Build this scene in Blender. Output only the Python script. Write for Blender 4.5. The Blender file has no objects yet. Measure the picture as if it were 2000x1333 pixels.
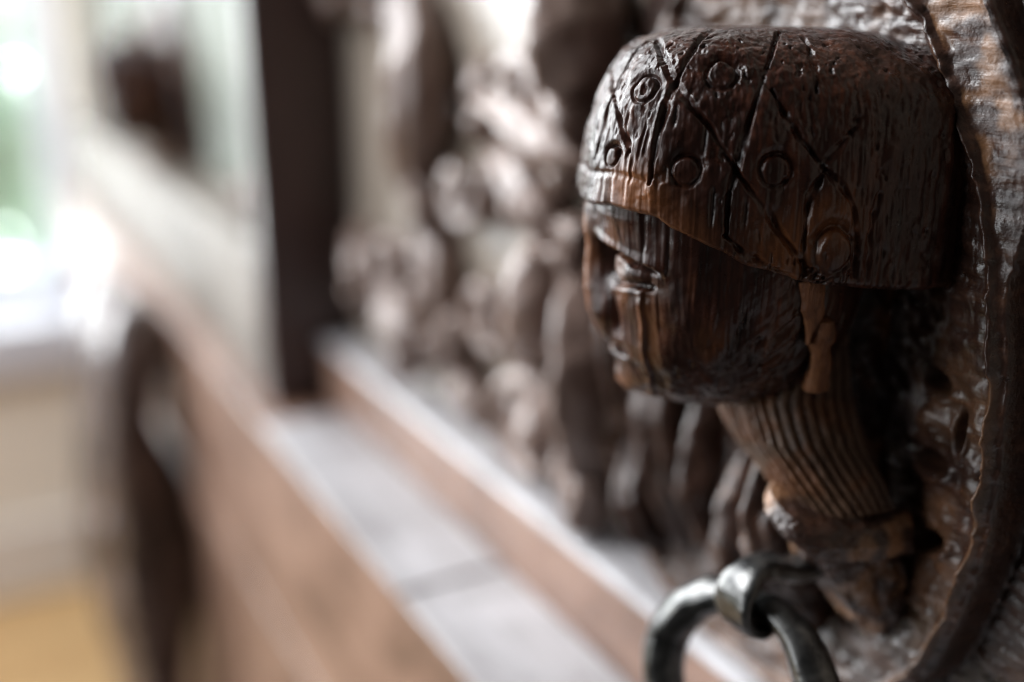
import bpy, math
import numpy as np

# ------------------------------------------------------------------ camera, light, exposure
SC = bpy.context.scene
COL = SC.collection
CAM = np.array([-.30, 0., 1.20]); YAW = math.radians(28.3); PITCH = math.radians(17.6)
LENS = 2070. / 2000. * 36.
cam = bpy.data.cameras.new('camera'); camo = bpy.data.objects.new('camera', cam); COL.objects.link(camo)
camo.location = CAM; camo.rotation_euler = (math.pi / 2 - PITCH, 0, -YAW)
cam.lens = LENS; cam.sensor_width = 36.; cam.clip_start = .01; cam.clip_end = 200.
cam.dof.use_dof = True; cam.dof.focus_distance = .328; cam.dof.aperture_fstop = 1.95
cam.dof.aperture_blades = 0
SC.camera = camo
SC.render.engine = 'CYCLES'
SC.cycles.use_denoising = True; SC.cycles.denoising_prefilter = 'ACCURATE'
SC.cycles.filter_width = 1.1
SC.cycles.max_bounces = 6; SC.cycles.transparent_max_bounces = 12
SC.cycles.sample_clamp_indirect = 6.0
SC.view_settings.view_transform = 'Standard'; SC.view_settings.look = 'None'
SC.view_settings.gamma = 1.0; SC.view_settings.exposure = 0.2
world = bpy.data.worlds.new('World'); SC.world = world; world.use_nodes = True
bg = world.node_tree.nodes['Background']
bg.inputs[0].default_value = (1.0, .93, .86, 1); bg.inputs[1].default_value = .035   # dim room bounce

def lamp(name, loc, target, sx, sy, energy, col):
    l = bpy.data.lights.new(name, 'AREA'); l.shape = 'RECTANGLE'; l.size = sx; l.size_y = sy
    l.energy = energy; l.color = col
    o = bpy.data.objects.new(name, l); COL.objects.link(o); o.location = loc
    d = np.array(target, float) - np.array(loc, float)
    from mathutils import Vector
    o.rotation_euler = Vector(d).to_track_quat('-Z', 'Y').to_euler()
    return o

# light from the ceiling side of the room, in front of the window wall
lamp('room_light', (-1.35, 1.45, 2.45), (-.25, 1.75, .5), 1.0, .8, 52, (.95, .97, 1.0))
# added side fill to brighten the medallion; no window is known there
lamp('side_fill_light', (-3.0, 1.20, 1.30), (-.05, .30, 1.0), .8, 1.3, 32, (.93, .96, 1.0))

# ------------------------------------------------------------------ small numeric helpers
def vnoise(p, seed=0):
    p = np.asarray(p, float); i = np.floor(p).astype(np.int64); f = p - i; f = f * f * (3 - 2 * f)
    def h(a, b, c):
        n = (a * 374761393 + b * 668265263 + c * 2147483647 + seed * 974711) & 0xffffffff
        n = ((n ^ (n >> 13)) * 1274126177) & 0xffffffff
        n = ((n ^ (n >> 16)) * 2246822519) & 0xffffffff
        return ((n ^ (n >> 15)) & 0xffffff) / float(0xffffff)
    x, y, z = i[..., 0], i[..., 1], i[..., 2]; r = 0
    for dx in (0, 1):
        for dy in (0, 1):
            for dz in (0, 1):
                w = (f[..., 0] if dx else 1 - f[..., 0]) * (f[..., 1] if dy else 1 - f[..., 1]) * (f[..., 2] if dz else 1 - f[..., 2])
                r = r + w * h(x + dx, y + dy, z + dz)
    return r * 2 - 1

def fbm(p, octs=3, seed=0):
    p = np.asarray(p, float); r = 0; a = 1.
    for k in range(octs):
        r = r + a * vnoise(p * 2 ** k + 17.3 * k, seed + k); a *= .5
    return r

def smooth(a, b, x):
    t = np.clip((x - a) / (b - a), 0, 1); return t * t * (3 - 2 * t)

def spline(pts, n):
    P = np.array(pts, float)
    if len(P) == 2: return P[0] + (P[1] - P[0]) * np.linspace(0, 1, n)[:, None]
    Q = np.vstack([2 * P[0] - P[1], P, 2 * P[-1] - P[-2]]); out = []
    for t in np.linspace(0, len(P) - 1 - 1e-9, n):
        k = int(t); f = t - k; a, b, c, d = Q[k:k + 4]
        out.append(.5 * (2 * b + (c - a) * f + (2 * a - 5 * b + 4 * c - d) * f * f + (3 * b - a - 3 * c + d) * f ** 3))
    return np.array(out)

def polydist(P, poly, N=None):
    """distance of every point to a polyline (measured in the surface if N is given), and the position 0..1 along it"""
    best = np.full(len(P), 9.); tt = np.zeros(len(P)); n = len(poly) - 1
    for k in range(n):
        a, b = poly[k], poly[k + 1]; ab = b - a; t = np.clip(((P - a) @ ab) / max(ab @ ab, 1e-12), 0, 1)
        v = P - a - t[:, None] * ab; far = np.linalg.norm(v, axis=1)
        if N is not None: v = v - N * (v * N).sum(1, keepdims=True)
        d = np.linalg.norm(v, axis=1) + (far > .006) * 1.; m = d < best
        best[m] = d[m]; tt[m] = (k + t[m]) / n
    return best, tt

def gnormals(P, wrap):
    du = (np.roll(P, -1, 1) - np.roll(P, 1, 1)) if wrap else np.gradient(P, axis=1)
    dv = np.gradient(P, axis=0); n = np.cross(du, dv)
    return n / np.maximum(np.linalg.norm(n, axis=2, keepdims=True), 1e-12)

def link(o, parent=None):
    COL.objects.link(o)
    if parent is not None: o.parent = parent
    return o

def mesh_obj(name, V, Fq, mat, parent=None, smooth_=True, attr=None):
    me = bpy.data.meshes.new(name); me.from_pydata([tuple(v) for v in V], [], [tuple(int(i) for i in q) for q in Fq]); me.update()
    if smooth_: me.polygons.foreach_set('use_smooth', np.ones(len(me.polygons), bool))
    if attr is not None:
        a = me.attributes.new('wear', 'FLOAT', 'POINT'); a.data.foreach_set('value', np.asarray(attr, np.float32))
    me.materials.append(mat)
    return link(bpy.data.objects.new(name, me), parent)

def grid_obj(name, P, mat, parent=None, wrap=False, attr=None, cap0=False, cap1=False, flip=False):
    nj, ni = P.shape[:2]; V = P.reshape(-1, 3)
    j, i = np.meshgrid(np.arange(nj - 1), np.arange(ni if wrap else ni - 1), indexing='ij'); i2 = (i + 1) % ni
    Fq = np.stack([j * ni + i, j * ni + i2, (j + 1) * ni + i2, (j + 1) * ni + i], -1).reshape(-1, 4)
    extra = []
    if cap0: extra.append(list(range(ni))[::-1])
    if cap1: extra.append([(nj - 1) * ni + k for k in range(ni)])
    me = bpy.data.meshes.new(name)
    if flip: Fq = Fq[:, ::-1]
    nf = len(Fq) + len(extra)
    loops = np.concatenate([Fq.reshape(-1)] + [np.array(e) for e in extra]) if extra else Fq.reshape(-1)
    tot = np.concatenate([np.full(len(Fq), 4)] + [np.array([len(e)]) for e in extra]); st = np.concatenate([[0], np.cumsum(tot)[:-1]])
    me.vertices.add(len(V)); me.vertices.foreach_set('co', V.astype(np.float32).reshape(-1))
    me.loops.add(len(loops)); me.loops.foreach_set('vertex_index', loops.astype(np.int32))
    me.polygons.add(nf); me.polygons.foreach_set('loop_start', st.astype(np.int32)); me.polygons.foreach_set('loop_total', tot.astype(np.int32))
    me.polygons.foreach_set('use_smooth', np.ones(nf, bool)); me.update(calc_edges=True); me.validate()
    if attr is not None:
        a = me.attributes.new('wear', 'FLOAT', 'POINT'); a.data.foreach_set('value', np.asarray(attr, np.float32).reshape(-1))
    me.materials.append(mat)
    return link(bpy.data.objects.new(name, me), parent)

def box(name, lo, hi, mat, parent=None, bevel=.003, seg=2):
    import bmesh
    bm = bmesh.new(); bmesh.ops.create_cube(bm, size=1)
    for v in bm.verts: v.co = [lo[k] + (v.co[k] + .5) * (hi[k] - lo[k]) for k in range(3)]
    if bevel: bmesh.ops.bevel(bm, geom=list(bm.edges), offset=bevel, segments=seg, affect='EDGES', profile=.5)
    me = bpy.data.meshes.new(name); bm.to_mesh(me); bm.free(); me.materials.append(mat)
    return link(bpy.data.objects.new(name, me), parent)

def frames(C):
    T = np.gradient(C, axis=0); T /= np.linalg.norm(T, axis=1, keepdims=True); return T

def sweep(name, pts, ra, rb, mat, parent=None, n=40, m=20, up=(-1, 0, 0), noise=.0, closed=False, power=2., ridge=0., veins=0, seed=0):
    """tapered sweep: half width ra(t) across, half height rb(t) towards `up`"""
    C = spline(pts, n) if not closed else np.array(pts, float)
    n = len(C); T = frames(C) if not closed else None
    if closed:
        T = np.roll(C, -1, 0) - np.roll(C, 1, 0); T /= np.linalg.norm(T, axis=1, keepdims=True)
    U = np.array(up, float)[None] - T * (T @ np.array(up, float))[:, None]; U /= np.linalg.norm(U, axis=1, keepdims=True)
    W = np.cross(T, U); t = np.linspace(0, 1, n); a = np.linspace(0, 2 * np.pi, m, endpoint=False)
    ra = ra(t) if callable(ra) else np.full(n, ra); rb = rb(t) if callable(rb) else np.full(n, rb)
    ca, sa = np.cos(a), np.sin(a); ex = 2 / power
    cx = np.sign(ca) * np.abs(ca) ** ex; sy = np.sign(sa) * np.abs(sa) ** ex
    hh = 1 - ridge * np.exp(-(ca / .35) ** 2) * (sa > 0) + (.16 * np.cos(veins * ca * 3.14) * (sa > 0) if veins else 0)
    P = C[:, None] + W[:, None] * (ra[:, None] * cx)[..., None] + U[:, None] * (rb[:, None] * (sy * hh))[..., None]
    if noise:
        N = P - C[:, None]; N /= np.maximum(np.linalg.norm(N, axis=2, keepdims=True), 1e-9)
        P = P + N * (noise * fbm(P * 90, 3, seed))[..., None]
    if closed: P = np.concatenate([P, P[:1]], 0)
    return grid_obj(name, P, mat, parent, wrap=True, cap0=not closed, cap1=not closed)

# ------------------------------------------------------------------ materials
def nodes(name):
    m = bpy.data.materials.new(name); m.use_nodes = True; nt = m.node_tree
    return m, nt, nt.nodes['Principled BSDF']

def ramp(nt, fac, stops):
    r = nt.nodes.new('ShaderNodeValToRGB'); e = r.color_ramp.elements
    while len(e) < len(stops): e.new(.5)
    for k, (p, c) in enumerate(stops): e[k].position = p; e[k].color = (*c, 1)
    nt.links.new(fac, r.inputs[0]); return r.outputs[0]

def noise_n(nt, vec, scale, detail=4, rough=.55, dist=0.):
    n = nt.nodes.new('ShaderNodeTexNoise'); n.inputs['Scale'].default_value = scale; n.inputs['Detail'].default_value = detail
    n.inputs['Roughness'].default_value = rough; n.inputs['Distortion'].default_value = dist
    nt.links.new(vec, n.inputs['Vector']); return n.outputs[0]

def mapped(nt, vec, sc, rot=(0, 0, 0)):
    m = nt.nodes.new('ShaderNodeMapping'); m.inputs['Scale'].default_value = sc; m.inputs['Rotation'].default_value = rot
    nt.links.new(vec, m.inputs['Vector']); return m.outputs[0]

def math_n(nt, op, a, b=None, clamp=False):
    n = nt.nodes.new('ShaderNodeMath'); n.operation = op; n.use_clamp = clamp
    for k, v in enumerate((a, b)):
        if v is None: continue
        if isinstance(v, (int, float)): n.inputs[k].default_value = v
        else: nt.links.new(v, n.inputs[k])
    return n.outputs[0]

def wood(name, dark, mid, light, axis='z', fine=1., rough=(.28, .5), bump=.35, bdist=.0012, coat=.0, wear=None, spec=.5, wearamt=1., stain=None):
    m, nt, b = nodes(name)
    tc = nt.nodes.new('ShaderNodeTexCoord').outputs['Object']
    s = [260. * fine] * 3; s['xyz'.index(axis)] = 9. * fine
    s2 = [70. * fine] * 3; s2['xyz'.index(axis)] = 5. * fine
    g = noise_n(nt, mapped(nt, tc, s), 1., 5, .6, .3)
    g2 = noise_n(nt, mapped(nt, tc, s2), 1., 4, .55, .6)
    blot = noise_n(nt, tc, 38., 4, .6, .4)
    f = math_n(nt, 'ADD', math_n(nt, 'MULTIPLY', g, .45), math_n(nt, 'MULTIPLY', g2, .35))
    f = math_n(nt, 'ADD', f, math_n(nt, 'MULTIPLY', blot, .25))
    if stain: f = math_n(nt, 'ADD', f, math_n(nt, 'MULTIPLY', math_n(nt, 'SUBTRACT', noise_n(nt, tc, stain[0], 3, .6, .8), .5), stain[1]))
    c = ramp(nt, f, [(.36, dark), (.55, mid), (.72, light)])
    if wear is not None:
        a = nt.nodes.new('ShaderNodeAttribute'); a.attribute_name = 'wear'
        w = math_n(nt, 'MULTIPLY', a.outputs['Fac'], math_n(nt, 'ADD', math_n(nt, 'MULTIPLY', f, 2.2), -.45, True), True)
        w = math_n(nt, 'MULTIPLY', w, wearamt, True)
        mx = nt.nodes.new('ShaderNodeMix'); mx.data_type = 'RGBA'
        nt.links.new(w, mx.inputs[0]); nt.links.new(c, mx.inputs[6]); mx.inputs[7].default_value = (*wear, 1); c = mx.outputs[2]
    nt.links.new(c, b.inputs['Base Color'])
    rr = nt.nodes.new('ShaderNodeMapRange'); rr.inputs[1].default_value = .3; rr.inputs[2].default_value = .7
    rr.inputs[3].default_value = rough[0]; rr.inputs[4].default_value = rough[1]
    nt.links.new(noise_n(nt, tc, 150., 4, .6), rr.inputs[0]); nt.links.new(rr.outputs[0], b.inputs['Roughness'])
    b.inputs['Specular IOR Level'].default_value = spec; b.inputs['Coat Weight'].default_value = coat; b.inputs['Coat Roughness'].default_value = .22
    hgt = math_n(nt, 'ADD', math_n(nt, 'MULTIPLY', g, .8), math_n(nt, 'MULTIPLY', noise_n(nt, tc, 420., 3, .6), .5))
    bp = nt.nodes.new('ShaderNodeBump'); bp.inputs['Strength'].default_value = bump; bp.inputs['Distance'].default_value = bdist
    nt.links.new(hgt, bp.inputs['Height']); nt.links.new(bp.outputs[0], b.inputs['Normal'])
    return m

ORANGE = (.17, .062, .022)
M_HEAD = wood('head_oak', (.0046, .0018, .0013), (.0260, .0088, .0056), (.085, .0280, .0145), 'z', 1.6, (.22, .42), .5, .0006, .0, ORANGE, .30)
M_DISH = wood('medallion_oak', (.010, .0046, .0034), (.036, .0155, .0098), (.105, .048, .027), 'y', 1.3, (.22, .48), .6, .0010, .0, (.34, .17, .08), .5)
M_PLEAT = wood('pleat_oak', (.035, .019, .012), (.12, .066, .040), (.26, .155, .098), 'z', 1.6, (.35, .6), .8, .0009, .0, ORANGE, .45)
M_BARE = wood('bare_oak', (.040, .016, .008), (.14, .052, .020), (.30, .135, .052), 'z', 2.2, (.5, .75), .9, .0012, 0, None, .3)
M_PANEL = wood('panel_oak_glare', (.14, .112, .088), (.26, .215, .175), (.36, .31, .26), 'z', .8, (.36, .52), .18, .001, .1, None, .55)  # lightened: window glare on the panel ground is put into the wood colour
M_RAIL = wood('rail_oak', (.12, .068, .048), (.215, .125, .090), (.30, .187, .138), 'y', .5, (.34, .5), .3, .001, .0, None, .45, 1., (11., .9))
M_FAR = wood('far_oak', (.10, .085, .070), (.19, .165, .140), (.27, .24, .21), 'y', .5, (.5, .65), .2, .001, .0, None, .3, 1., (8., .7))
M_FARP = wood('far_panel_oak_reflection', (.10, .11, .09), (.17, .185, .155), (.25, .27, .225), 'z', .4, (.58, .72), .2, .001, .0, None, .2, 1., (9., .8))  # green-grey tint paints the garden's reflection into the far panel
M_LEDGE = wood('ledge_oak_glare', (.28, .265, .27), (.39, .375, .385), (.49, .475, .49), 'y', .5, (.35, .5), .25, .001, .3, None, .7, 1., (14., .9))  # paled to grey: the bright sheen on the ledge tops is in the colour
M_DARK = wood('dark_oak', (.020, .008, .007), (.050, .020, .0165), (.085, .037, .030), 'z', .8, (.3, .45), .2, .001, .2, None, .5)
M_POST = wood('post_oak', (.040, .026, .022), (.11, .075, .066), (.24, .185, .165), 'z', .8, (.2, .4), .3, .001, .3, None, .6, 1., (18., 1.0))
M_CARVE = wood('carved_oak_glare', (.07, .045, .036), (.21, .142, .117), (.42, .32, .275), 'z', 1., (.30, .46), .2, .001, .12, None, .5)  # paler than the head's oak, with hazy glare mixed into its colour

def metal():
    m, nt, b = nodes('wrought_iron'); tc = nt.nodes.new('ShaderNodeTexCoord').outputs['Object']
    n1 = noise_n(nt, tc, 120., 5, .6); n2 = noise_n(nt, tc, 700., 3, .6)
    nt.links.new(ramp(nt, n1, [(.3, (.035, .035, .036)), (.55, (.105, .104, .101)), (.75, (.22, .212, .20))]), b.inputs['Base Color'])
    b.inputs['Metallic'].default_value = .9
    rr = nt.nodes.new('ShaderNodeMapRange'); rr.inputs[3].default_value = .16; rr.inputs[4].default_value = .5
    nt.links.new(n1, rr.inputs[0]); nt.links.new(rr.outputs[0], b.inputs['Roughness'])
    bp = nt.nodes.new('ShaderNodeBump'); bp.inputs['Strength'].default_value = .25; bp.inputs['Distance'].default_value = .0006
    nt.links.new(math_n(nt, 'ADD', n1, math_n(nt, 'MULTIPLY', n2, .4)), bp.inputs['Height']); nt.links.new(bp.outputs[0], b.inputs['Normal'])
    return m
M_IRON = metal()

def plain(name, c1, c2, rough=.7, scale=6., bump=.1):
    m, nt, b = nodes(name); tc = nt.nodes.new('ShaderNodeTexCoord').outputs['Object']
    n = noise_n(nt, tc, scale, 5, .6); nt.links.new(ramp(nt, n, [(.3, c1), (.7, c2)]), b.inputs['Base Color'])
    b.inputs['Roughness'].default_value = rough
    bp = nt.nodes.new('ShaderNodeBump'); bp.inputs['Strength'].default_value = bump; bp.inputs['Distance'].default_value = .002
    nt.links.new(noise_n(nt, tc, scale * 20, 3), bp.inputs['Height']); nt.links.new(bp.outputs[0], b.inputs['Normal'])
    return m
M_WALL = plain('beige_plaster', (.74, .68, .59), (.80, .74, .65))
M_SKIRT = plain('painted_skirting', (.66, .61, .56), (.72, .67, .62), .5)
M_SILL = plain('white_paint', (.56, .58, .64), (.62, .64, .70), .4)
M_FLOOR = wood('floor_pine', (.42, .25, .11), (.55, .36, .17), (.66, .46, .25), 'x', .12, (.3, .45), .1, .001)

def glass():
    m, nt, b = nodes('window_glass'); nt.nodes.remove(b)
    t = nt.nodes.new('ShaderNodeBsdfTransparent'); g = nt.nodes.new('ShaderNodeBsdfGlossy'); g.inputs['Roughness'].default_value = .02
    mx = nt.nodes.new('ShaderNodeMixShader'); fr = nt.nodes.new('ShaderNodeFresnel'); fr.inputs[0].default_value = 1.45
    nt.links.new(fr.outputs[0], mx.inputs[0]); nt.links.new(t.outputs[0], mx.inputs[1]); nt.links.new(g.outputs[0], mx.inputs[2])
    nt.links.new(mx.outputs[0], nt.nodes['Material Output'].inputs[0]); return m
M_GLASS = glass()

def skymat():
    m, nt, b = nodes('bright_sky'); nt.nodes.remove(b)
    e = nt.nodes.new('ShaderNodeEmission'); e.inputs[0].default_value = (.93, .97, 1.0, 1); e.inputs[1].default_value = 19.0
    nt.links.new(e.outputs[0], nt.nodes['Material Output'].inputs[0]); return m
M_SKY = skymat()

def leafmat():
    m, nt, b = nodes('leaf'); tc = nt.nodes.new('ShaderNodeTexCoord').outputs['Object']
    n = noise_n(nt, tc, 2.2, 3)
    c = ramp(nt, n, [(.35, (.56, .66, .62)), (.65, (.66, .70, .60))])
    t = nt.nodes.new('ShaderNodeBsdfTranslucent'); mx = nt.nodes.new('ShaderNodeMixShader'); mx.inputs[0].default_value = .65
    nt.links.new(c, b.inputs['Base Color']); nt.links.new(c, t.inputs[0]); b.inputs['Roughness'].default_value = .5
    nt.links.new(b.outputs[0], mx.inputs[1]); nt.links.new(t.outputs[0], mx.inputs[2]); nt.links.new(mx.outputs[0], nt.nodes['Material Output'].inputs[0])
    return m
M_LEAF = leafmat()
M_BARK = plain('bark', (.10, .07, .05), (.2, .15, .11), .8, 12)
M_GRASS = plain('lawn', (.05, .11, .03), (.09, .17, .05), .8, 3)

# ------------------------------------------------------------------ the setting: window wall, floor, garden
def struct(o): o['kind'] = 'structure'; return o
def thing(name, label, cat, loc=(0, 0, 0), group=None):
    o = bpy.data.objects.new(name, None); COL.objects.link(o); o.location = loc; o['label'] = label; o['category'] = cat
    if group: o['group'] = group
    return o

WY = 2.25; WX1 = -.055; WX0 = -2.75; WZ0 = .60; WZ1 = 2.35      # wall plane and window opening
struct(box('floor', (-1.6, .9, -.1), (.6, WY, 0), M_FLOOR, bevel=0))
wall = struct(bpy.data.objects.new('wall', None)); COL.objects.link(wall)
for nm, lo, hi in (('wall_face', (-4.2, WY, 0), (.6, WY + .3, WZ0 - .11)), ('wall_face', (WX1 + .0, WY, WZ0 - .11), (.6, WY + .3, 2.8)),
                   ('wall_face', (-4.2, WY, WZ0 - .11), (WX0, WY + .3, 2.8)), ('wall_face', (WX0, WY, WZ1), (WX1, WY + .3, 2.8))):
    box(nm, lo, hi, M_WALL, wall, 0)
struct(box('skirting_board', (-4.2, WY - .022, .005), (-.11, WY - .0005, .17), M_SKIRT, bevel=.006))

win = thing('window', 'wide bright window with white frame and deep sill in beige wall', 'window', (0, 0, 0))
box('sill', (WX0, WY - .03, WZ0 - .108), (WX1 - .001, WY + .25, WZ0), M_SILL, win, .008)
for z0, z1 in ((WZ0 + .001, WZ0 + .06), (WZ1 - .06, WZ1 - .001)): box('frame_rail', (WX0 + .001, WY + .16, z0), (WX1 - .002, WY + .22, z1), M_SILL, win, .004)
NW = 4; xs = np.linspace(WX0 + .03, WX1 - .03, NW + 1)
for x in xs: box('frame_post', (x - .028, WY + .162, WZ0 + .061), (x + .028, WY + .218, WZ1 - .061), M_SILL, win, .004)
for k in range(NW): box('pane', (xs[k] + .029, WY + .188, WZ0 + .061), (xs[k + 1] - .029, WY + .192, WZ1 - .061), M_GLASS, win, 0)

struct(box('garden_lawn', (-11, WY + .3, -.35), (2.5, 5.6, -.3), M_GRASS, bevel=0))
V = [(-11, 5.6, -.3), (2.5, 5.6, -.3), (2.5, 5.6, 7.5), (-11, 5.6, 7.5)]
struct(mesh_obj('sky', V, [(0, 1, 2, 3)], M_SKY, smooth_=False))

rng = np.random.default_rng(5)
def tree(loc, h, rad, label, nleaf, seed):
    r = np.random.default_rng(seed); t = thing('garden_tree', label, 'tree', loc, 'trees in the garden')
    sweep('trunk', [(0, 0, 0), (.05, .03, h * .4), (0, .05, h * .75)], lambda q: .07 - .05 * q, lambda q: .07 - .05 * q, M_BARK, t, 12, 8, up=(1, 0, 0))
    n = nleaf; cl = r.normal(size=(40, 3)); cl /= np.linalg.norm(cl, axis=1, keepdims=True); cl *= rad * r.uniform(.3, 1, (40, 1)) * np.array([1, .7, 1.1])
    c = cl[r.integers(0, 40, n)] + r.normal(size=(n, 3)) * rad * .16 + (0, 0, h * .62)
    a = r.normal(size=(n, 3)); a /= np.linalg.norm(a, axis=1, keepdims=True); b_ = np.cross(a, r.normal(size=(n, 3))); b_ /= np.linalg.norm(b_, axis=1, keepdims=True)
    L = r.uniform(.04, .085, (n, 1)); Vv = np.stack([c - a * L, c + b_ * L * .5, c + a * L, c - b_ * L * .5], 1).reshape(-1, 3)
    o = mesh_obj('crown', Vv, np.arange(4 * n).reshape(-1, 4), M_LEAF, t, False); return t
tree((-.06, 4.4, -.3), 1.75, .62, 'leafy garden tree close behind the right end of the window', 2600, 3)
tree((-.95, 4.7, -.3), 1.85, .62, 'broad garden tree further left outside the window', 2600, 4)

# ------------------------------------------------------------------ the cabinet
cab = thing('carved_cabinet', 'old carved dark oak cabinet with protruding capped heads and iron ring pull', 'cabinet', (0, 0, 0))
YB, YE = -.45, 2.2
LZ = .873          # top of the lower body
# lower body
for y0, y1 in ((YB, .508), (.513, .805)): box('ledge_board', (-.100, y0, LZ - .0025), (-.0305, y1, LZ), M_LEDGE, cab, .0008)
box('lower_front', (-.0985, YB, .6905), (.30, YE, LZ - .0027), M_RAIL, cab, .002)
box('moulding', (-.1005, YB, .645), (.29, YE, .690), M_RAIL, cab, .004, 2)
box('lower_panel', (-.090, YB, .14), (.29, YE, .6445), M_RAIL, cab, .002)
box('plinth', (-.108, YB, .0), (.29, YE, .1395), M_DARK, cab, .006)
# upper body
box('back_carcass', (.012, YB, LZ), (.30, YE, 1.75), M_DARK, cab, .002)
box('rail', (-.030, YB, LZ - .02), (.0115, .8455, .921), M_RAIL, cab, .003)
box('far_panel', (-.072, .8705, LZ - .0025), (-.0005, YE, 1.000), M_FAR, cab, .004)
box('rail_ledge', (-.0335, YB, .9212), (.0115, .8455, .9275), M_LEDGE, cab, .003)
box('pilaster', (-.078, .846, LZ - .0024), (.0115, .8695, 1.66), M_DARK, cab, .004)
box('top_rail', (-.030, YB, 1.60), (.0115, YE, 1.70), M_RAIL, cab, .004)
box('cornice', (-.10, YB - .02, 1.7505), (.31, YE, 1.80), M_DARK, cab, .012, 3)
box('field_panel', (0, YB, .9277), (.0118, .8455, 1.5995), M_PANEL, cab, .001)
box('field_panel', (0, .8705, .9277), (.0118, YE, 1.5995), M_FARP, cab, .001)

# ------------------------------------------------------------------ oval medallion
MYC, MZC, MA = .312, 1.058, .1115
def oval(t, r):
    c, s = np.cos(t), np.sin(t); up = s > 0
    n = np.where(up, 2.0, 2.4); b = np.where(up, .172, .131)
    k = (np.abs(c) ** n + np.abs(s) ** n) ** (-1 / n)
    return MYC - MA * r * c * k, MZC + b * r * s * k          # t = 0 points towards -y
def medallion(parent):
    nt_, nr = 720, 230
    t = np.linspace(0, 2 * np.pi, nt_, endpoint=False); r = np.concatenate([np.linspace(0.02, .86, 110), np.linspace(.865, 1.3, 120)])
    T, Rr = np.meshgrid(t, r); jag = 1 + .007 * fbm(np.stack([np.cos(T) * 9, np.sin(T) * 9, Rr * 0], -1), 3, 3)
    wide = smooth(.30, .52, np.sin(T)) * (np.cos(T) > -.2)                    # broad worn band on the upper near side
    wide = np.clip(wide + 0 * T, 0, 1)
    y, z = oval(T, Rr * np.where(Rr > .8, jag, 1))
    # section: dish -> crest -> outer flange
    w1 = 1.028 + .105 * wide
    dish = -.001 - .0185 * smooth(.25, 1.0, Rr) ** 1.4
    crest = -.0200
    fl = -.0030
    x = np.where(Rr < 1.0, dish, crest + (Rr - 1) * .03)
    x = np.where(Rr > w1, fl + (crest - fl + .001) * (1 - smooth(0, .014, Rr - w1)), x)
    x = np.where(Rr > 1.285, -.0030 + .0030 * smooth(1.285, 1.3, Rr), x)
    # raised bead along the inner edge of the rim
    x = x - .0036 * np.exp(-((Rr - .996) / .013) ** 2) * (1 + .5 * fbm(np.stack([T * 14, Rr * 0, Rr * 0 + 3], -1), 2, 9))
    P = np.stack([x, y, z], -1); F_ = P.reshape(-1, 3); d = np.zeros(len(F_)); wear = np.zeros(len(F_))
    yz = F_[:, 1:]
    def scoop(cy, cz, ay, az, dep, lip, rot=0.):
        nonlocal d, wear
        for sg in (0,):
            dy = (yz[:, 0] - cy); dz = yz[:, 1] - cz; a_ = dy * math.cos(rot) + dz * math.sin(rot); b_ = -dy * math.sin(rot) + dz * math.cos(rot)
            q = np.sqrt((a_ / ay) ** 2 + (b_ / az) ** 2)
            d += dep * (1 - smooth(.35, 1.0, q)) - lip * np.exp(-((q - 1.15) / .22) ** 2) * (b_ < .3 * az)
    scoop(.2285, 1.0790, .0095, .0042, .007, .0012, .15)
    scoop(.2262, 1.0505, .0095, .0052, .009, .0022, -.12)
    scoop(.2225, 1.0230, .0100, .0045, .008, .0016, -.25)
    scoop(.2135, 1.0670, .0030, .0090, .006, .0010, 0)
    for k in range(5):                                                    # same tooling on the far half
        scoop(2 * MYC - .226 + .002 * k, 1.12 - .032 * k, .0095, .005, .008, .0018, .2)
    lump = np.exp(-((yz[:, 0] - .2295) / .008) ** 2 - ((yz[:, 1] - 1.0655) / .0075) ** 2); d -= .0055 * lump
    inside = (Rr < 1.0).reshape(-1)
    q = np.stack([F_[:, 1] * 110, F_[:, 2] * 420, F_[:, 0] * 0], -1)
    d += .0007 * fbm(q, 3, 21)
    tool = fbm(np.stack([F_[:, 1] * 170, F_[:, 2] * 230, F_[:, 0] * 60], -1), 3, 31)
    d += .0008 * tool * inside
    rimz = np.exp(-((Rr.reshape(-1) - 1.0) / .07) ** 2)
    d += rimz * .0006 * np.clip(fbm(np.stack([F_[:, 1] * 330, F_[:, 2] * 330, F_[:, 0] * 100], -1), 2, 41), -.2, 1)
    F2 = F_.copy(); F2[:, 0] += d
    wear = (.7 * smooth(-.15, .5, fbm(F_ * 95, 3, 52)) * ((Rr.reshape(-1) > 1.012) & (Rr.reshape(-1) < w1.reshape(-1))) * wide.reshape(-1)) + .16 * inside * smooth(-.1, .5, fbm(F_ * 60, 3, 51)) + .35 * np.exp(-((Rr.reshape(-1) - .995) / .012) ** 2) * (yz[:, 1] < 1.09)
    return grid_obj('medallion', F2.reshape(P.shape), M_DISH, parent, wrap=True, attr=wear, flip=False)
med = medallion(cab)
med['label'] = 'oval hollowed medallion with chipped rim behind the head'

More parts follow.
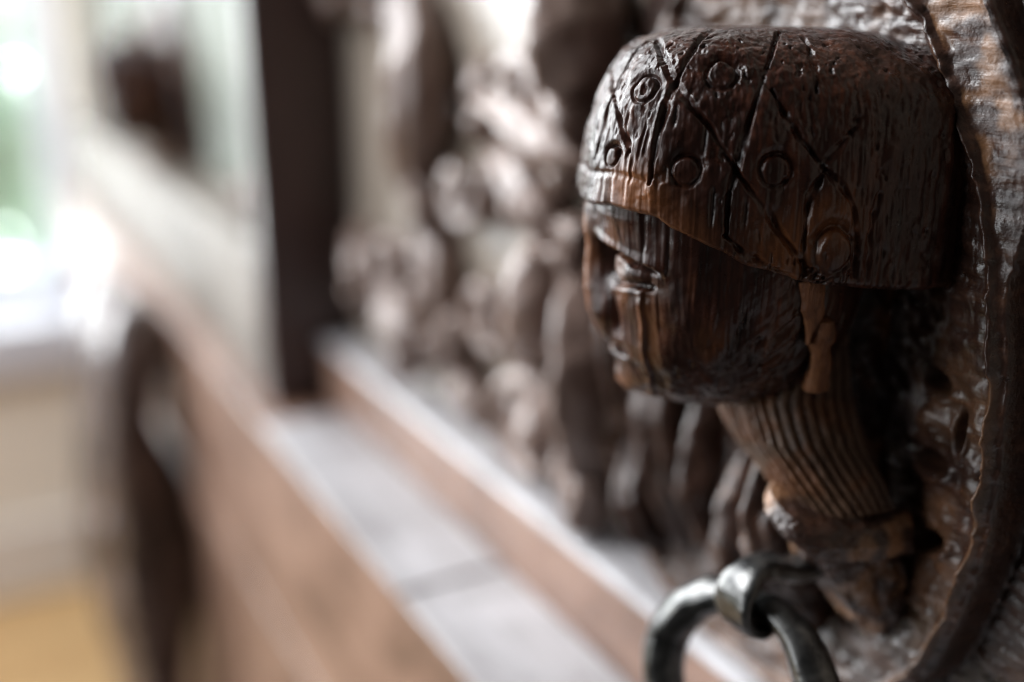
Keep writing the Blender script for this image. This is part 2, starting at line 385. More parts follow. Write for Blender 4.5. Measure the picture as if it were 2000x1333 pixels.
#HEADBASE-BEGIN
# ------------------------------------------------------------------ the carved head: base form
HPHI = math.radians(28.)
HO = np.array([-.062, .287, 1.135])
HF = np.array([-math.cos(HPHI), math.sin(HPHI), 0]); HS = np.array([-math.sin(HPHI), -math.cos(HPHI), 0]); HW = np.array([0, 0, 1.])
CAPW = [-.03, .0006, .0078, .0165, .0252, .0337, .0421, .0504, .0545, .0567, .0577, .0582]
CAPU = [.0506, .0502, .0497, .0488, .0468, .0443, .0402, .0362, .0315, .0232, .0150, .0002]
FACW = [-.0722, -.0714, -.0703, -.0663, -.0614, -.0555, -.0516, -.0458, -.0429, -.0381, -.0305, -.0193, -.0102, -.0011, .02]
FACU = [.0005, .0120, .0240, .0319, .0340, .0345, .0368, .0385, .0384, .0385, .0398, .0424, .0452, .0470, .0470]
NOSW = [-.0680, -.0614, -.0555, -.0516, -.0458, -.0429, -.0381, -.0305, -.0193, -.0102, -.0011]
NOSH = [0, .0006, .0016, .0022, .0044, .0058, .0077, .0080, .0062, .0038, .0015]
def sx(v, n): return np.sign(v) * np.abs(v) ** (2. / n)
def cap_base(th, w):
    g = np.clip(1 - np.clip(w / .0583, 0, 1) ** 3.4, 0, 1) ** (1 / 3.0)
    uf = np.interp(w, CAPW, CAPU); c = np.cos(th); s = np.sin(th)
    u = np.where(c > 0, uf, .090 * g) * sx(c, 2.3); v = .0465 * g * sx(s, 2.5)
    return u, v
def face_base(th, w):
    g = np.clip(1 - np.clip((-.010 - w) / .0622, 0, 1) ** 2.7, 0, 1) ** (1 / 2.2)
    uf = np.interp(w, FACW, FACU); c = np.cos(th); s = np.sin(th)
    u = np.where(c > 0, uf, .050 * g) * sx(c, 2.15); v = .0415 * g * sx(s, 2.2)
    return u, v
HEMT = np.radians([0, 5, 34, 55, 67, 80, 90, 97.5, 107, 119, 140, 180]); HEMW = [.0012, .0018, .0034, .0020, -.0019, -.0072, -.0119, -.0170, -.0192, -.0214, -.0225, -.0225]
def hem(th): return np.interp(np.abs((th + np.pi) % (2 * np.pi) - np.pi), HEMT, HEMW)
def h2w(u, v, w): return HO + u[..., None] * HF + v[..., None] * HS + w[..., None] * HW
#HEADBASE-END
# (degrees round the head from the face, height): the lattice cut into the cap
CAP_GROOVES = [
    [(19.6, 0.0553), (56.5, 0.0421), (75.3, 0.0292), (84.6, 0.0173), (91.8, 0.0040), (97.8, -0.0108)],
    [(100.1, -0.0136), (103.9, -0.0178)],
    [(61.5, 0.0573), (59.3, 0.0487), (55.4, 0.0412), (54.3, 0.0292), (53.8, 0.0122)],
    [(100.1, 0.0564), (89.6, 0.0387), (85.7, 0.0242), (83.0, 0.0102), (83.0, -0.0026)],
    [(91.8, 0.0410), (95.1, 0.0297), (100.1, 0.0186)],
    [(100.6, 0.0175), (98.4, 0.0098), (97.8, -0.0008), (98.4, -0.0152)],
    [(100.6, 0.0175), (104.5, 0.0111), (107.2, 0.0025), (108.3, -0.0156)],
    [(19.0, 0.0553), (15.7, 0.0489), (16.8, 0.0383), (18.5, 0.0239), (17.4, 0.0173)],
    [(-8.5, 0.0449), (22.3, 0.0357), (36.1, 0.0261), (41.6, 0.0213)],
    [(108.3, 0.0558), (102.3, 0.0502), (100.1, 0.0401)],
    [(82.4, -0.0028), (90.1, -0.0092), (96.7, -0.0159)],
    [(97.8, -0.0108), (100.6, -0.0161), (102.3, -0.0181)],
    [(100.1, 0.0186), (104.5, 0.0268), (107.8, 0.0328)],
    [(112.2, 0.0098), (111.1, -0.0013), (111.1, -0.0159)],
]
CAP_DISCS = [(40.0, 0.0403, 0.0041), (76.9, 0.0454, 0.0046), (67.5, 0.0169, 0.0042), (92.3, 0.0175, 0.0044), (30.6, 0.0191, 0.0030), (103.4, -0.0072, 0.0054)]

def theta_grid(n):
    # denser where the sides run back into the medallion, so that cuts stay crisp
    q = np.linspace(-np.pi, np.pi, 4001); wt = .55 + 2.2 * np.exp(-((np.abs(q) - 1.72) / .28) ** 2) + .5 * np.exp(-(q / 1.2) ** 2)
    c = np.concatenate([[0], np.cumsum((wt[1:] + wt[:-1]) / 2)]); c /= c[-1]
    return np.interp(np.linspace(0, 1, n, endpoint=False), c, q)

def cap_surface(deg, w):
    u, v = cap_base(np.radians(np.asarray(deg, float)), np.asarray(w, float)); return h2w(u, v, np.asarray(w, float))

def make_cap(parent):
    ni, nj = 900, 330
    th = theta_grid(ni); v = np.linspace(0, 1, nj) ** .92
    T, Vv = np.meshgrid(th, v); h0 = hem(T) + .0005 * vnoise(np.stack([T * 9, T * 0, T * 0], -1), 3)
    W = h0 + (.0582 - h0) * (1 - (1 - Vv) ** 1.25)
    u, s = cap_base(T, W); P = h2w(u, s, W); N = gnormals(P, True)
    sgn = np.sign(((P - HO) * N).sum(-1, keepdims=True)); N = N * sgn
    F_ = P.reshape(-1, 3); d = np.zeros(len(F_)); wear = np.zeros(len(F_))
    near = np.linalg.norm(F_ - HO, axis=1) > 0
    wob = np.stack([fbm(F_ * 260, 2, 5), fbm(F_ * 260, 2, 6), fbm(F_ * 260, 2, 7)], -1) * .00028
    Q = F_ + wob; Qm = Q - HO; Qm = HO + Qm - 2 * (Qm @ HS)[:, None] * HS           # mirrored copy for the far side
    side = ((F_ - HO) @ HS) >= -.012
    for k, g in enumerate(CAP_GROOVES):
        poly = spline(cap_surface([a for a, _ in g], [b for _, b in g]), 7 * len(g)); Nf = N.reshape(-1, 3)
        for pts, msk in ((Q, side), (Qm, ((F_ - HO) @ HS) < -.004)):
            if k in (7, 8) and pts is Qm: continue
            idx = np.where(msk)[0]; dd, tt = polydist(pts[idx], poly, Nf[idx] if pts is Q else Nf[idx] - 2 * (Nf[idx] @ HS)[:, None] * HS)
            wid = .00120 * (1 + .35 * np.sin(tt * 9 + k)) * (.75 + .35 * np.minimum(1, 4 * tt * (1 - tt) + .4))
            dep = .0019 if k not in (9, 12, 13) else .0011
            prof = -dep * np.clip(1 - dd / wid, 0, 1) ** .8 * (.8 + .35 * np.sin(tt * 23 + 2 * k))
            d[idx] += prof
    for k, (a, w, r) in enumerate(CAP_DISCS):
        c = cap_surface([a], [w])[0]
        for pts, msk in ((Q, side), (Qm, ((F_ - HO) @ HS) < -.004)):
            idx = np.where(msk)[0]; v_ = pts[idx] - c; v_[:, 2] *= (.8 if k == 5 else .95); q = np.linalg.norm(v_, axis=1) / r
            g = -.0016 * np.clip(1 - np.abs(q - 1.06) / .24, 0, 1) * (.65 + .35 * smooth(-.9, .9, v_[:, 2] / r + .6 * np.sin(k * 2.1))) + .0004 * np.clip(1 - q ** 2, 0, 1)
            if k == 5:   # arched hollow above the boss of the ear ornament
                g += -.0022 * np.exp(-((q - 1.25) / .32) ** 2) * smooth(-.2, .7, v_[:, 2] / r)
            else:
                g += -.0010 * np.exp(-((q - 1.25) / .3) ** 2) * smooth(-.3, .8, v_[:, 2] / r)
            d[idx] = np.minimum(d[idx] + g, .0012)
    # swelling of the ear ornament
    e = cap_surface([103.3], [-.002])[0]; qv = F_ - e; d += .0022 * np.exp(-(np.linalg.norm(qv * (1, 1, .52), axis=1) / .0078) ** 4)
    # narrow worn band round the brow and upright tool strokes in the lozenges
    Wf = W.reshape(-1); hf = h0.reshape(-1); Tf = T.reshape(-1)
    d += -.0007 * np.exp(-((Wf - hf - .0105) / .0012) ** 2) * (np.abs(np.degrees(Tf)) < 52)
    for a, w0, w1 in ((47, .020, .030), (49.5, .021, .028), (44, .012, .019), (78, .000, .012), (88, .000, .009), (92.5, -.004, .006), (73, .022, .030), (60, .030, .036), (36, .027, .033)):
        da = (np.degrees(Tf) - a) * .0008; d += -.0008 * np.exp(-(da / .0006) ** 2) * smooth(w0 - .002, w0 + .002, Wf) * (1 - smooth(w1 - .002, w1 + .002, Wf))
    # wear, grain and lumps
    d += .0010 * fbm(F_ * 75, 2, 11) + .00024 * fbm(F_ * 330, 2, 12)
    gr = fbm(np.stack([F_[:, 0] * 900, F_[:, 1] * 900, F_[:, 2] * 35], -1), 2, 13); d += .00022 * gr
    ch = fbm(F_ * np.array([420, 420, 160]), 2, 14); d -= .0007 * smooth(.62, .98, ch)
    d = d * (1 - .8 * smooth(.96, 1.0, Vv.reshape(-1)))
    edge = np.exp(-((Vv.reshape(-1)) / .010) ** 2); d -= .0016 * edge
    wear = .55 * smooth(.10, .55, fbm(F_ * np.array([45, 45, 22]), 2, 15) + .1) * (.12 + .9 * (1 - smooth(.0, .014, Wf - hf)))
    wear += 1.3 * np.exp(-((np.degrees(Tf) - 44) / 13) ** 2 - ((Wf - .0105) / .0065) ** 2)
    wear += .6 * np.exp(-(np.linalg.norm(F_ - cap_surface([94], [-.006])[0], axis=1) / .011) ** 2)
    wear += .8 * np.exp(-(np.linalg.norm(F_ - cap_surface([103.4], [.002])[0], axis=1) / .008) ** 2)
    P2 = (F_ + N.reshape(-1, 3) * d[:, None]).reshape(P.shape)
    # turn the hem under
    cen = h2w(np.zeros_like(T[0]), np.zeros_like(T[0]), W[0]); rows = []
    for k, (f, dz) in enumerate(((.80, .0022), (.93, .0003), (.975, -.0002))): rows.append(cen + (P2[0] - cen) * f + np.array([0, 0, dz]))
    P3 = np.concatenate([np.array(rows), P2], 0); wr = np.concatenate([np.repeat(wear.reshape(T.shape)[:1], 3, 0), wear.reshape(T.shape)], 0)
    o = grid_obj('cap', P3, M_HEAD, parent, wrap=True, attr=wr, cap1=True); return o

def make_face(parent):
    ni, nj = 860, 330
    th = theta_grid(ni); w = np.concatenate([np.linspace(-.0722, -.066, 60) , np.linspace(-.0658, .012, nj - 60)])
    T, W = np.meshgrid(th, w); u, s = face_base(T, W); 
    sc = smooth(.9, .2, np.abs(s) / .0425)
    front = smooth(.005, .022, u)
    # nose
    nh = np.interp(W, NOSW, NOSH, left=0, right=.001); ns = np.interp(W, [-.058, -.048, -.042, -.036, -.02, 0], [.0140, .0110, .0092, .0080, .0054, .0060])
    a = np.abs(s)
    du = nh * np.exp(-(a / ns) ** 2.6) * front
    # wing of the nostril
    du += .0012 * np.exp(-((a - .0068) / .0030) ** 2 - ((W + .0385) / .0035) ** 2) * front
    du -= .0042 * np.exp(-((a - .0118) / .0018) ** 2 - ((W + .0370) / .0058) ** 2) * front
    # eye: socket, ball, lids, brow
    sk = np.exp(-((a - .0180) / .0115) ** 2 - ((W + .0180 + .12 * (a - .018)) / .0060) ** 2)
    du -= .0066 * sk * front
    ball = np.clip(1 - ((a - .0205) / .0098) ** 2 - ((W + .0190 + .10 * (a - .0205)) / .0044) ** 2, 0, 1)
    du += .0052 * np.sqrt(ball) * front
    up = W + .0138 + .26 * np.clip(a - .018, -.01, .03); du -= .0034 * np.exp(-(up / .0012) ** 2) * smooth(.008, .012, a) * (1 - smooth(.030, .035, a)) * front
    lo = W + .0246 - .16 * (a - .0205); du -= .0022 * np.exp(-(lo / .0009) ** 2) * smooth(.010, .015, a) * (1 - smooth(.028, .032, a)) * front
    du += .0007 * np.exp(-((W + .0265 - .16 * (a - .0205)) / .0012) ** 2) * smooth(.010, .015, a) * (1 - smooth(.028, .034, a)) * front
    du += .0024 * np.exp(-((W + .0100 + .22 * np.clip(a - .010, 0, .03)) / .0022) ** 2) * smooth(.004, .010, a) * (1 - smooth(.032, .038, a)) * front
    du -= .0062 * np.exp(-((a - .0085) / .0032) ** 2 - ((W + .0180) / .0062) ** 2) * front      # hollow beside the nose root
    # mouth and chin
    du -= .0050 * np.exp(-((W + .0512) / .0013) ** 2) * (1 - smooth(.011, .0155, a)) * front
    du += .0005 * np.exp(-((W + .0478) / .0018) ** 2 - (a / .010) ** 2) * front + .0005 * np.exp(-((W + .0548) / .0020) ** 2 - (a / .009) ** 2) * front
    du -= .0007 * np.exp(-((W + .0590) / .0020) ** 2 - (a / .010) ** 2) * front
    du += .0012 * np.exp(-((W + .0650) / .0035) ** 2 - (a / .009) ** 2) * front
    # fold from nostril to jaw
    du -= .0010 * np.exp(-((a - .014 + .25 * (W + .046)) / .0016) ** 2) * smooth(-.064, -.058, W) * (1 - smooth(-.042, -.036, W)) * front
    u2 = u + du; P = h2w(u2, s, W); N = gnormals(P, True); N *= np.sign(((P - HO - HW * np.clip(W, -.05, 0)[..., None]) * N).sum(-1, keepdims=True))
    F_ = P.reshape(-1, 3); d = np.zeros(len(F_)); Tf = np.degrees(T.reshape(-1)); Wf = W.reshape(-1)
    d += .0008 * fbm(F_ * 70, 3, 61)
    gr = fbm(np.stack([F_[:, 0] * 800, F_[:, 1] * 800, F_[:, 2] * 30], -1), 2, 63)
    d += .00016 * gr
    cr = fbm(np.stack([F_[:, 0] * 420, F_[:, 1] * 420, F_[:, 2] * 22], -1), 2, 64); d -= .0006 * smooth(.6, .95, cr)          # drying checks
    # chisel facets: edge from eye to jaw, rough jaw corner
    fa = np.abs(Tf) - np.interp(Wf, [-.063, -.040, -.023], [42.7, 40.5, 40.0]); d += .0010 * np.exp(-(fa / 1.6) ** 2) * smooth(-.066, -.06, Wf) * (1 - smooth(-.028, -.022, Wf))
    d -= .0007 * smooth(0, 2, fa) * (1 - smooth(2, 16, fa)) * (Wf < -.022)
    jaw = np.exp(-((np.abs(Tf) - 108) / 17) ** 2) * (1 - smooth(-.034, -.026, Wf) * .6)
    rot = np.stack([(F_[:, 0] * 1.0 + F_[:, 2] * .9) * 130, F_[:, 1] * 260, (F_[:, 2] - F_[:, 0]) * 420], -1)
    d += jaw * .0010 * fbm(rot * .6, 2, 65)
    lower = smooth(-.056, -.066, Wf); d += lower * .0010 * fbm(F_ * 200, 2, 66)
    wear = .45 * smooth(.15, .6, fbm(F_ * np.array([90, 90, 25]), 2, 67) + .1)
    wear = wear * (.35 + .65 * smooth(112, 60, np.abs(Tf)))
    wear += 1.5 * np.exp(-(s.reshape(-1) / .0030) ** 2) * (u2.reshape(-1) > .03) * (Wf > -.044) * (Wf < -.004)
    wear += 1.3 * np.exp(-((s.reshape(-1)) / .012) ** 2 - ((Wf + .066) / .005) ** 2) * (u2.reshape(-1) > .015)
    wear += .3 * np.exp(-((np.abs(Tf) - 46) / 9) ** 2 - ((Wf + .034) / .011) ** 2)
    P2 = (F_ + N.reshape(-1, 3) * d[:, None]).reshape(P.shape)
    return grid_obj('carved_head', P2, M_HEAD, parent, wrap=True, attr=wear, cap0=True, cap1=True)

def chunk(name, pts, ra, rb, mat, parent, up, noise=.0012, seed=0, attr=None):
    return sweep(name, pts, ra, rb, mat, parent, 60, 40, up, noise, False, 3.2, 0, 0, seed)

# bust under the head: pleated neck, rolled collar, torn garment
def make_bust(name, parent, zs, ycs, hws, xfs, pleat, mat, seed, n_exp=3.0, z_noise=.0008, nj=160, ni=420, slope=0.):
    z = np.linspace(zs[0], zs[-1], nj); zz = -z
    yc = np.interp(zz, [-a for a in zs], ycs); hw = np.interp(zz, [-a for a in zs], hws); xf = np.interp(zz, [-a for a in zs], xfs)
    a = np.linspace(-1.28, 1.28, ni); A, J = np.meshgrid(a, np.arange(nj))
    c, s = np.cos(A * 1.0), np.sin(A)
    y = yc[:, None] - hw[:, None] * sx(s, n_exp) ; x = (xf[:, None] - .004) * sx(c, n_exp) + .004
    Z = np.repeat(z[:, None], ni, 1) + slope * (y - yc[:, None])
    P = np.stack([x, y, Z], -1); N = gnormals(P, False); N *= np.where(N[..., :1] * 0 + ((P - np.stack([x * 0 + .01, np.repeat(yc[:, None], ni, 1), Z], -1)) * N).sum(-1, keepdims=True) > 0, 1, -1)
    F_ = P.reshape(-1, 3); d = z_noise * fbm(F_ * 120, 3, seed) + .4 * z_noise * fbm(F_ * 480, 2, seed + 1)
    if pleat:
        k, amp = pleat; seg = np.linalg.norm(np.diff(P, axis=1), axis=2); arc = np.concatenate([np.zeros((nj, 1)), np.cumsum(seg, 1)], 1); arc = arc / arc[:, -1:]
        ph = arc * k * 3.14159 + .55 * fbm(np.stack([y * 30, Z * 55, x * 30], -1), 2, seed + 3)
        pr = np.abs(np.sin(ph)); d += (amp * (pr ** .5 - .75)).reshape(-1)
    wear = .8 * smooth(.1, .6, fbm(F_ * 90, 2, seed + 4))
    P2 = (F_ + N.reshape(-1, 3) * d[:, None]).reshape(P.shape)
    return grid_obj(name, P2, mat, parent, attr=wear, cap0=False)

def carved_bust(parent):
    head = make_face(parent)
    head['label'] = 'carved oak head in profile with worn nose, eye and chin'
    c = make_cap(head); c['label'] = 'domed cap cut with a lattice of lines and round bosses'
    make_bust('pleated_neck', head, [1.090, 1.068, 1.054, 1.042, 1.033], [.283, .279, .269, .256, .248], [.024, .0275, .0265, .0220, .0180], [-.052, -.059, -.060, -.057, -.053], (23, .0026), M_PLEAT, 71, 3.6, .0005, 260, 620)
    make_bust('collar', head, [1.038, 1.035, 1.030, 1.024, 1.020], [.2475, .2465, .2455, .2450, .2445], [.0170, .0215, .0230, .0215, .0170], [-.050, -.0620, -.0650, -.0610, -.046], None, M_DISH, 81, 2.6, .0007, 100, 320, .30)
    make_bust('garment', head, [1.024, 1.010, .996, .981, .968], [.2470, .2480, .2490, .2500, .2500], [.0190, .0210, .0215, .0200, .0160], [-.052, -.046, -.036, -.022, -.006], (7, .0018), M_DISH, 91, 3.2, .0014, 140, 300, .25)
    make_bust('nape', head, [1.128, 1.105, 1.080, 1.050, 1.020], [.290, .288, .284, .276, .266], [.036, .036, .033, .028, .022], [-.034, -.036, -.036, -.034, -.026], None, M_HEAD, 101, 2.8, .0012, 120, 240)
    # far shoulder
    sweep('shoulder', [(-.020, .276, 1.046), (-.034, .278, 1.026), (-.036, .274, 1.002), (-.018, .268, .965)], lambda t: .005 + .005 * np.sin(t * 3.0), lambda t: .006 + .007 * np.sin(t * 3.0), M_DISH, head, 80, 48, (-1, 0, 0), .0030, False, 2.2, 0, 2, 5)
    # bare splintered tie under the ear
    chunk('tie_splinter', [h2w(np.array(-.0215), np.array(.0385), np.array(-.0185)), h2w(np.array(-.0225), np.array(.0385), np.array(-.028)), h2w(np.array(-.0225), np.array(.0370), np.array(-.0400))],
          lambda t: .0034 * (1 - .75 * smooth(.5, 1, t)) , lambda t: .0025 - .001 * t, M_BARE, head, HS, .0016, 3)
    chunk('tie_stub', [h2w(np.array(-.0275), np.array(.0345), np.array(-.0320)), h2w(np.array(-.0280), np.array(.0335), np.array(-.044)), h2w(np.array(-.0285), np.array(.0325), np.array(-.0570))],
          lambda t: .0025 + .0018 * smooth(0, .4, t), lambda t: .0040 + 0 * t, M_BARE, head, HS, .0022, 4)
    return head
head = carved_bust(cab)

# ------------------------------------------------------------------ iron ring pull
def iron_pull(parent):
    cy = .250; c0 = np.array([-.0665, cy, 1.0005]); R0 = .0112
    q = np.radians(np.linspace(305, 62, 30))
    pts = [(c0[0] + R0 * math.cos(k), cy, c0[2] + R0 * math.sin(k)) for k in q]
    pts += [(-.0560, cy, 1.0085), (-.0490, cy, 1.0065), (-.0380, cy, 1.0065), (-.016, cy, 1.0070)]
    C_ = spline(pts, 140); T = frames(C_); Y = np.array([0, 1., 0]); Nn = np.cross(T, Y)
    t = np.linspace(0, 1, len(C_)); m = 28; a = np.linspace(0, 2 * np.pi, m, endpoint=False)
    wy = .0088 - .0028 * smooth(.55, .8, t); hn = .0029 + .0012 * smooth(.6, .9, t)
    P = C_[:, None] + Y * (wy[:, None] * sx(np.cos(a), 3.4))[..., None] + Nn[:, None] * (hn[:, None] * sx(np.sin(a), 2.6))[..., None]
    P = P + .0005 * fbm(P * 170, 3, 7)[..., None]
    st = grid_obj('ring_pull', P, M_IRON, parent, wrap=True, cap0=True, cap1=True)
    st['label'] = 'iron ring pull hanging from a flat hooked eye'
    # the ring: hangs in the eye, swung a little away from the front, flattened and pointed where it was cut
    RR = .0325; top = np.array([-.0665, cy, .9985]); tilt = math.radians(16); yw = math.radians(-14)
    ax = np.array([math.sin(yw), math.cos(yw), 0]); dn = np.array([-math.sin(tilt) * .8, 0, -math.cos(tilt)]); dn /= np.linalg.norm(dn)
    cen = top + dn * RR
    k = np.radians(np.linspace(-176, 180 - 12, 260))
    C_ = cen + RR * (np.sin(k)[:, None] * ax - np.cos(k)[:, None] * dn)
    # k = 0 is the top of the ring, inside the eye
    T = frames(C_); Bn = np.cross(ax, dn); Bn /= np.linalg.norm(Bn); Rad = np.cross(T, Bn)
    wr = .0064 + .0060 * np.abs(np.sin(k)) ; wb = .0062 + .0036 * np.abs(np.sin(k))
    m = 16; a = np.linspace(0, 2 * np.pi, m, endpoint=False) + np.pi / m
    P = C_[:, None] + Rad[:, None] * (wr[:, None] * .70 * sx(np.cos(a), 1.5))[..., None] + Bn * (wb[:, None] * sx(np.sin(a), 1.7))[..., None]
    P = P + .0006 * fbm(P * 140, 3, 17)[..., None]
    grid_obj('ring', P, M_IRON, st, wrap=True, cap0=True, cap1=True)
    return st
pull = iron_pull(cab)

# ------------------------------------------------------------------ carved foliage and figures of the field panel
def pl(t, a, b): return a + (b - a) * t
def leaf(name, pts, w, h, seed=0, veins=2, mat=None):
    pts = [(p[0], max(.431, p[1] + 1.2 * (p[0] - h * .5 + .012)) if p[1] < .85 else p[1], p[2]) for p in pts]
    sh = lambda t: w * (np.sin(np.pi * np.clip(t * .93 + .05, 0, 1)) ** .6); hh = lambda t: h * (np.sin(np.pi * np.clip(t * .93 + .05, 0, 1)) ** .5)
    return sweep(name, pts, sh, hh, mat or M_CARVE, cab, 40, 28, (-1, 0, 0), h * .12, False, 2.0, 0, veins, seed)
def X(pts, x=-.012): return [(x if len(p) == 2 else p[2], p[0], p[1]) for p in pts]
def panel_carving(dy, dz, far=False):
    o = []
    o.append(leaf('tongue_leaf', X([(.702, 1.233, -.004), (.667, 1.171, -.020), (.673, 1.117, -.022), (.696, 1.070, -.006)]), .021, .020, 1, 2))
    o.append(leaf('flower_bud', X([(.478, 1.235, -.004), (.474, 1.190, -.026), (.471, 1.150, -.008)]), .017, .024, 3, 1))
    o.append(leaf('bud_cup', X([(.487, 1.170, -.004), (.470, 1.148, -.018), (.452, 1.138, -.006)]), .012, .016, 4, 1))
    o.append(leaf('scroll_leaf', X([(.600, 1.150, -.004), (.535, 1.143, -.018), (.489, 1.131, -.022), (.440, 1.127, -.010)]), .012, .016, 5, 2))
    o.append(leaf('scroll_leaf', X([(.562, 1.124, -.004), (.511, 1.099, -.018), (.474, 1.070, -.006)]), .012, .015, 6, 2))
    o.append(leaf('rounded_fruit', X([(.500, 1.085, -.006), (.507, 1.045, -.026), (.528, 1.000, -.006)]), .017, .022, 7, 0))
    k = np.linspace(0, 2 * np.pi, 60, endpoint=False)
    ring = [(-.014 - .004 * math.cos(q), .503 + .028 * math.cos(q), .966 + .026 * math.sin(q)) for q in k]
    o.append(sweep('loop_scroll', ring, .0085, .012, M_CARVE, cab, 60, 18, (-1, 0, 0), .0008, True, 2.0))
    o.append(leaf('loop_boss', X([(.512, .985, -.006), (.503, .966, -.022), (.494, .946, -.006)]), .011, .013, 8, 0))
    o.append(leaf('drapery_fold', X([(.462, 1.075, -.004), (.450, 1.030, -.024), (.436, .985, -.020), (.432, .945, -.006)]), .011, .020, 9, 1))
    o.append(leaf('reed', X([(.478, .975, -.004), (.466, .950, -.016), (.460, .929, -.010)]), .0075, .014, 10, 0))
    o.append(leaf('reed', X([(.452, .972, -.004), (.443, .950, -.018), (.437, .929, -.012)]), .0075, .015, 11, 0))
    o.append(leaf('reed', X([(.420, .958, -.012), (.412, .945, -.022), (.408, .929, -.016)]), .0075, .014, 12, 0))
    o.append(leaf('reed', X([(.392, .952, -.014), (.386, .943, -.022), (.380, .929, -.018)]), .0065, .013, 13, 0))
    o.append(leaf('hanging_leaf', X([(.655, 1.066, -.004), (.640, 1.016, -.018), (.650, .955, -.006)]), .014, .018, 14, 2))
    o.append(leaf('hanging_leaf', X([(.612, .975, -.004), (.590, .955, -.014), (.560, .938, -.006)]), .010, .013, 16, 1))
    o.append(leaf('corner_leaf', X([(.800, 1.030, -.006), (.775, 1.003, -.018), (.790, .955, -.006)]), .013, .016, 17, 2))
    o.append(leaf('corner_leaf', X([(.745, 1.006, -.004), (.697, .981, -.020), (.664, .952, -.006)]), .013, .019, 18, 2))
    o.append(leaf('corner_leaf', X([(.838, 1.250, -.006), (.828, 1.215, -.014), (.835, 1.185, -.006)]), .012, .012, 19, 2))
    o.append(leaf('corner_leaf', X([(.760, 1.250, -.006), (.735, 1.215, -.018), (.742, 1.180, -.006)]), .012, .016, 20, 2))
    for k, (y, z, R_, sgn, ph) in enumerate(((.535, 1.150, .026, 1, .6), (.487, 1.068, .022, -1, 2.2), (.575, 1.020, .024, 1, 4.0), (.668, 1.160, .026, -1, 1.2), (.610, 1.090, .022, 1, 3.0), (.462, 1.010, .019, 1, .2), (.730, 1.020, .024, -1, 5.0), (.520, .962, .022, -1, 1.0))):
        q = np.linspace(0, 1, 26); an = ph + sgn * q * 9.5; rr_ = R_ * (1 - .86 * q)
        pts = np.stack([-.012 - .012 * q, y + rr_ * np.cos(an), np.maximum(z + rr_ * np.sin(an), .932)], -1)
        pts[:, 1] = np.maximum(pts[:, 1] - .02, .433)
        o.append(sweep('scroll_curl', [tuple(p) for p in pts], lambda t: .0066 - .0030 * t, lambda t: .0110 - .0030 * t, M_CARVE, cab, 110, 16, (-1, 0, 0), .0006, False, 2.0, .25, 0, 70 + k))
    r = np.random.default_rng(11)
    for (y, z, n_, sp) in ((.70, 1.20, 5, .030), (.675, 1.10, 5, .028), (.56, 1.145, 5, .026), (.50, 1.125, 6, .024), (.475, 1.16, 5, .020), (.53, 1.09, 5, .024), (.505, 1.03, 5, .020), (.455, 1.02, 7, .022),
                           (.445, .97, 5, .018), (.64, 1.0, 5, .026), (.70, .975, 5, .026), (.78, 1.0, 5, .028), (.83, 1.215, 4, .014), (.60, .96, 5, .024), (.50, .955, 4, .018)):
        for q in range((n_ + 1) // 2):
            a = r.uniform(0, 6.28); y0 = y + r.normal() * sp * .6; z0 = z + r.normal() * sp * .8; L = r.uniform(.010, .020)
            z0 = max(z0, .937); b = a + r.uniform(-1.0, 1.0)
            p = [(y0 - L * math.cos(a), max(.931, z0 - L * math.sin(a)), -.005), (y0, z0, -r.uniform(.016, .026)), (y0 + L * math.cos(b), max(.931, z0 + L * math.sin(b)), -.006)]
            if y0 > .428: o.append(leaf('leaflet', X(p), r.uniform(.006, .0105), r.uniform(.008, .013), 60 + q, int(r.integers(0, 3))))
    return o
for c in panel_carving(0, 0): pass

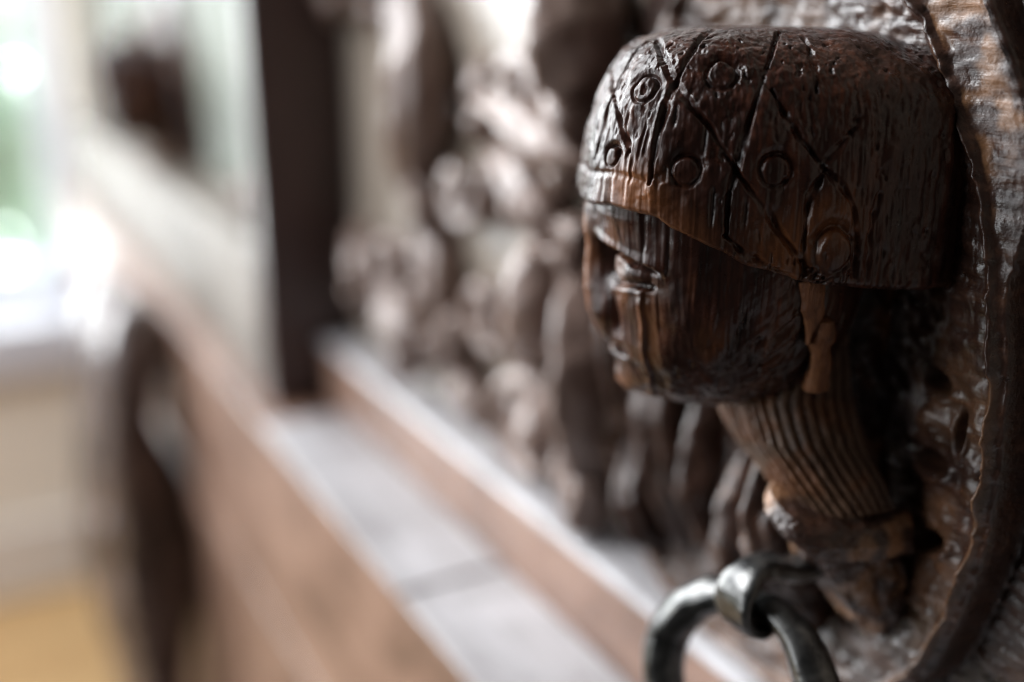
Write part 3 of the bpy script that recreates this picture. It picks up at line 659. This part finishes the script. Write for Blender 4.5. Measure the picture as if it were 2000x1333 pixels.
def lining(parent):
    spots = [[(.404, 1.100), (.398, 1.040), (.384, .985), .0100], [(.380, 1.075), (.366, 1.010), (.352, .950), .0125], [(.342, 1.050), (.334, 1.000), (.322, .955), .0085],
             [(.398, 1.000), (.380, .968), (.366, .945), .0080], [(.318, 1.020), (.308, .980), (.296, .945), .0105],
             [(.404, 1.160), (.398, 1.120), (.396, 1.080), .0090], [(.380, 1.200), (.372, 1.165), (.374, 1.120), .0120]]
    for k, q in enumerate(spots):
        xs_ = (-.012, -.026, -.014) if k < 5 else (-.012, -.022, -.012); w = q[3]
        pts = [(x_, y, z) for x_, (y, z) in zip(xs_, q[:3])]
        sh = lambda t: w * np.sin(np.pi * np.clip(t * .9 + .07, 0, 1)) ** .7; hh = lambda t: .011 * np.sin(np.pi * np.clip(t * .9 + .07, 0, 1)) ** .6
        sweep('lining_leaf', pts, sh, hh, M_DISH, parent, 60, 32, (-1, 0, 0), .0022, False, 2.0, 0, 2 if k % 2 else 1, k)
lining(med)

# ------------------------------------------------------------------ far bay: a second head, foliage, bracket post
def copy_tree(o, parent, dx):
    c = o.copy(); COL.objects.link(c); c.parent = parent
    if parent is cab: c.location = (c.location[0] + dx[0], c.location[1] + dx[1], c.location[2] + dx[2])
    for ch in o.children: copy_tree(ch, c, dx)
    return c
h2 = copy_tree(head, cab, (0, 1.20, -.035)); h2['label'] = 'second carved head far behind the dark pilaster'
m2 = copy_tree(med, cab, (0, 1.20, -.035)); m2['label'] = 'second oval medallion far behind the dark pilaster'
for nm, pts, w, h, sd in (('corner_leaf', [(1.02, 1.235, -.004), (1.01, 1.16, -.02), (1.04, 1.09, -.004)], .018, .018, 30), ('corner_leaf', [(1.03, 1.05, -.004), (1.06, 1.0, -.02), (1.03, .95, -.004)], .018, .018, 31),
                          ('hanging_leaf', [(1.16, 1.02, -.004), (1.14, .98, -.016), (1.17, .945, -.004)], .014, .015, 32), ('corner_leaf', [(1.62, 1.2, -.004), (1.66, 1.12, -.02), (1.63, 1.02, -.004)], .02, .02, 33)):
    leaf(nm, X(pts), w, h, sd)
# scrolled bracket post carrying the far end of the lower body
P0 = [(-.110, 1.24, .868), (-.145, 1.24, .83), (-.158, 1.24, .72), (-.140, 1.24, .60), (-.148, 1.24, .46), (-.152, 1.24, .30), (-.150, 1.24, .16), (-.150, 1.24, .02)]
bp_ = sweep('bracket_post', P0, lambda t: .090 + .016 * np.sin(t * 9), lambda t: .050 + .014 * np.cos(t * 14), M_POST, cab, 90, 28, (-1, 0, .15), .003, False, 2.6, 0, 2, 3)
leaf('bracket_boss', [(-.165, 1.20, .66), (-.178, 1.195, .62), (-.165, 1.20, .58)], .026, .022, 40, 0, M_POST)
# drop knob on the lower front, near the bottom of the picture
leaf('lower_knob', [(-.098, .545, .795), (-.112, .545, .782), (-.100, .545, .765)], .010, .012, 41, 0, M_IRON)
